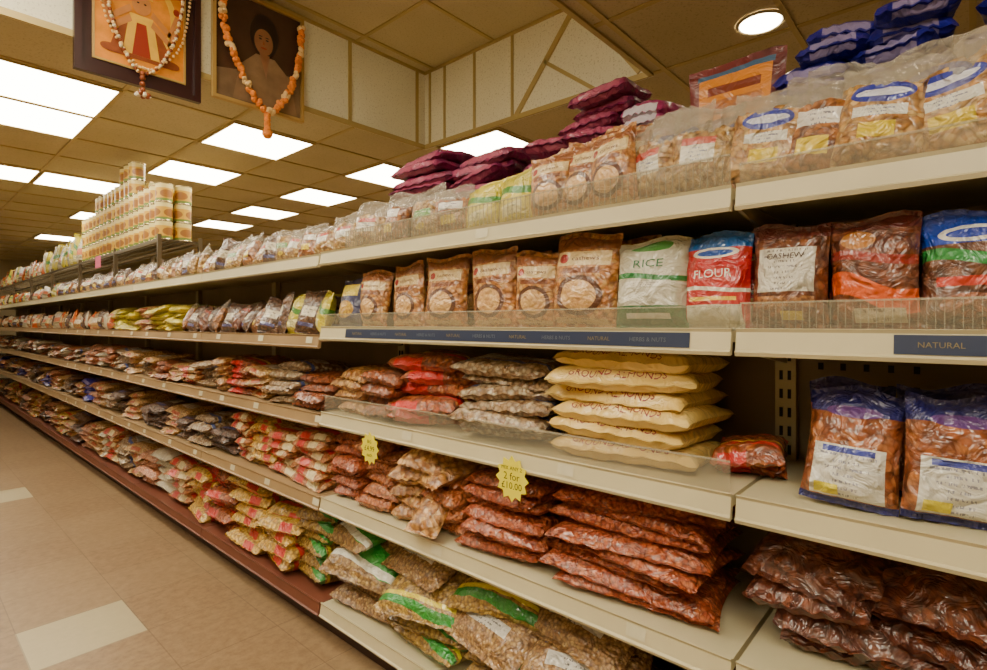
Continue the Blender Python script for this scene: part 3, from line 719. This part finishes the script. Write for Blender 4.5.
poly(g,[(.76,2.62),(.92,2.62),(.89,2.82),(.79,2.82)],a-.003,m_yel); poly(g,[(.80,2.62),(.88,2.62),(.86,2.78),(.82,2.78)],a-.0035,m_red)
ell(g,.84,2.875,.042,.052,a-.004,m_skin)
poly(g,[(.79,2.91),(.89,2.91),(.865,3.0),(.84,3.04),(.815,3.0)],a-.005,m_yel)
for s_ in (-1,1):
    for dz in (0,.05):
        poly(g,[(.84+s_*.04,2.83-dz),(.84+s_*.12,2.76-dz),(.84+s_*.135,2.78-dz),(.84+s_*.05,2.86-dz)][::s_],a-.004,m_skin)
        poly(g,[(.84+s_*.11,2.76-dz),(.84+s_*.15,2.88-dz),(.84+s_*.165,2.87-dz),(.84+s_*.13,2.76-dz)][::s_],a-.004,m_skin)
    ell(g,.84+s_*.155,2.9,.014,.018,a-.0045,m_red)
    ell(g,.84+s_*.13,2.62,.04,.02,a-.004,m_br); ell(g,.84+s_*.015,2.88,.006,.004,a-.0055,m_hair)
    ell(g,.84+s_*.16,3.02,.03,.05,a-.002,m_br)
g.done()
g=Group('bead_garland',e)
pts=curvepts([(.66,3.13),(.70,2.82),(.76,2.62),(.84,2.53),(.93,2.62),(1.0,2.82),(1.04,3.13)])
chain(g,pts,.013,lambda k_,x,zz: ball(g,(x+R(-.004,.004),Y0-.034,zz),.009,m_white if k_%3==0 else (m_br if k_%3==1 else m_mari2),6))
pts=curvepts([(.62,3.13),(.69,2.75),(.80,2.58),(.84,2.56),(.90,2.58),(1.02,2.75),(1.07,3.13)])
chain(g,pts,.02,lambda k_,x,zz: ball(g,(x,Y0-.034,zz),.007,m_mari2,6))
chain(g,curvepts([(.84,2.53),(.84,2.43)]),.016,lambda k_,x,zz: ball(g,(x,Y0-.034,zz),.014,m_br,7))
for i in range(9): ball(g,(.84+.024*math.cos(i*.7),Y0-.034+.01*math.sin(i*.7),2.43-.004*(i%3)),.013,m_white if i%2 else m_br,7)
g.done()
e=empty('framed_portrait_picture')
g=Group('frame',e,False); frame(g,1.17,1.70,2.53,3.16,.018,Y0,.03,m_fr2); g.box(1.186,1.684,Y0-.012,Y0,2.546,3.144,m_dkp); g.done()
g=Group('image',e,False); a=Y0-.0135
poly(g,[(1.19,2.55),(1.68,2.55),(1.68,2.80),(1.19,2.70)],a,m_grey)  # paler lower area: glare on the glass, painted into the picture
ell(g,1.46,2.97,.085,.12,a-.001,m_hair); ell(g,1.455,2.93,.055,.075,a-.002,m_skin2)
poly(g,[(1.28,2.56),(1.66,2.56),(1.62,2.76),(1.52,2.85),(1.41,2.85),(1.32,2.76)],a-.001,m_gr2)
poly(g,[(1.43,2.86),(1.49,2.86),(1.47,2.72)][::-1],a-.002,m_skin2)
for dx in (-.02,.02): ell(g,1.455+dx,2.945,.009,.005,a-.003,m_hair); ell(g,1.455+dx,2.96,.012,.003,a-.003,m_hair)
ell(g,1.455,2.895,.018,.005,a-.003,m_red); poly(g,[(1.448,2.915),(1.462,2.915),(1.455,2.94)],a-.003,m_br)
g.done()
g=Group('marigold_garland',e)
pts=curvepts([(1.23,3.15),(1.21,3.0),(1.25,2.84),(1.35,2.64),(1.46,2.52),(1.56,2.62),(1.63,2.78),(1.665,2.95),(1.67,3.12)])
def fl(k_,x,zz):
    m=m_mari2 if k_%7 in (5,6) else m_mari
    for q in range(4): ball(g,(x+R(-.012,.012),Y0-.05+R(-.008,.008),zz+R(-.012,.012)),.015,m,6)
chain(g,pts,.02,fl)
chain(g,[(1.46,2.5),(1.46,2.40)],.022,lambda k_,x,zz: ball(g,(x,Y0-.05,zz),.02,m_mari,7))
ball(g,(1.46,Y0-.05,2.395),.03,m_mari,9)
g.done()

# ------------------------------------------------------------------ world + camera
w=bpy.data.worlds.new('World'); bpy.context.scene.world=w; w.use_nodes=True
w.node_tree.nodes['Background'].inputs[0].default_value=lin((255,225,180)); w.node_tree.nodes['Background'].inputs[1].default_value=.3
cd=bpy.data.cameras.new('Camera'); cam=bpy.data.objects.new('Camera',cd); bpy.context.collection.objects.link(cam)
cd.sensor_width=36; cd.lens=540/987*36; cd.shift_y=-11/987; cd.clip_start=.02
cam.location=(0,0,H0); cam.rotation_euler=(math.radians(90),0,math.radians(-48.4))
bpy.context.scene.camera=cam
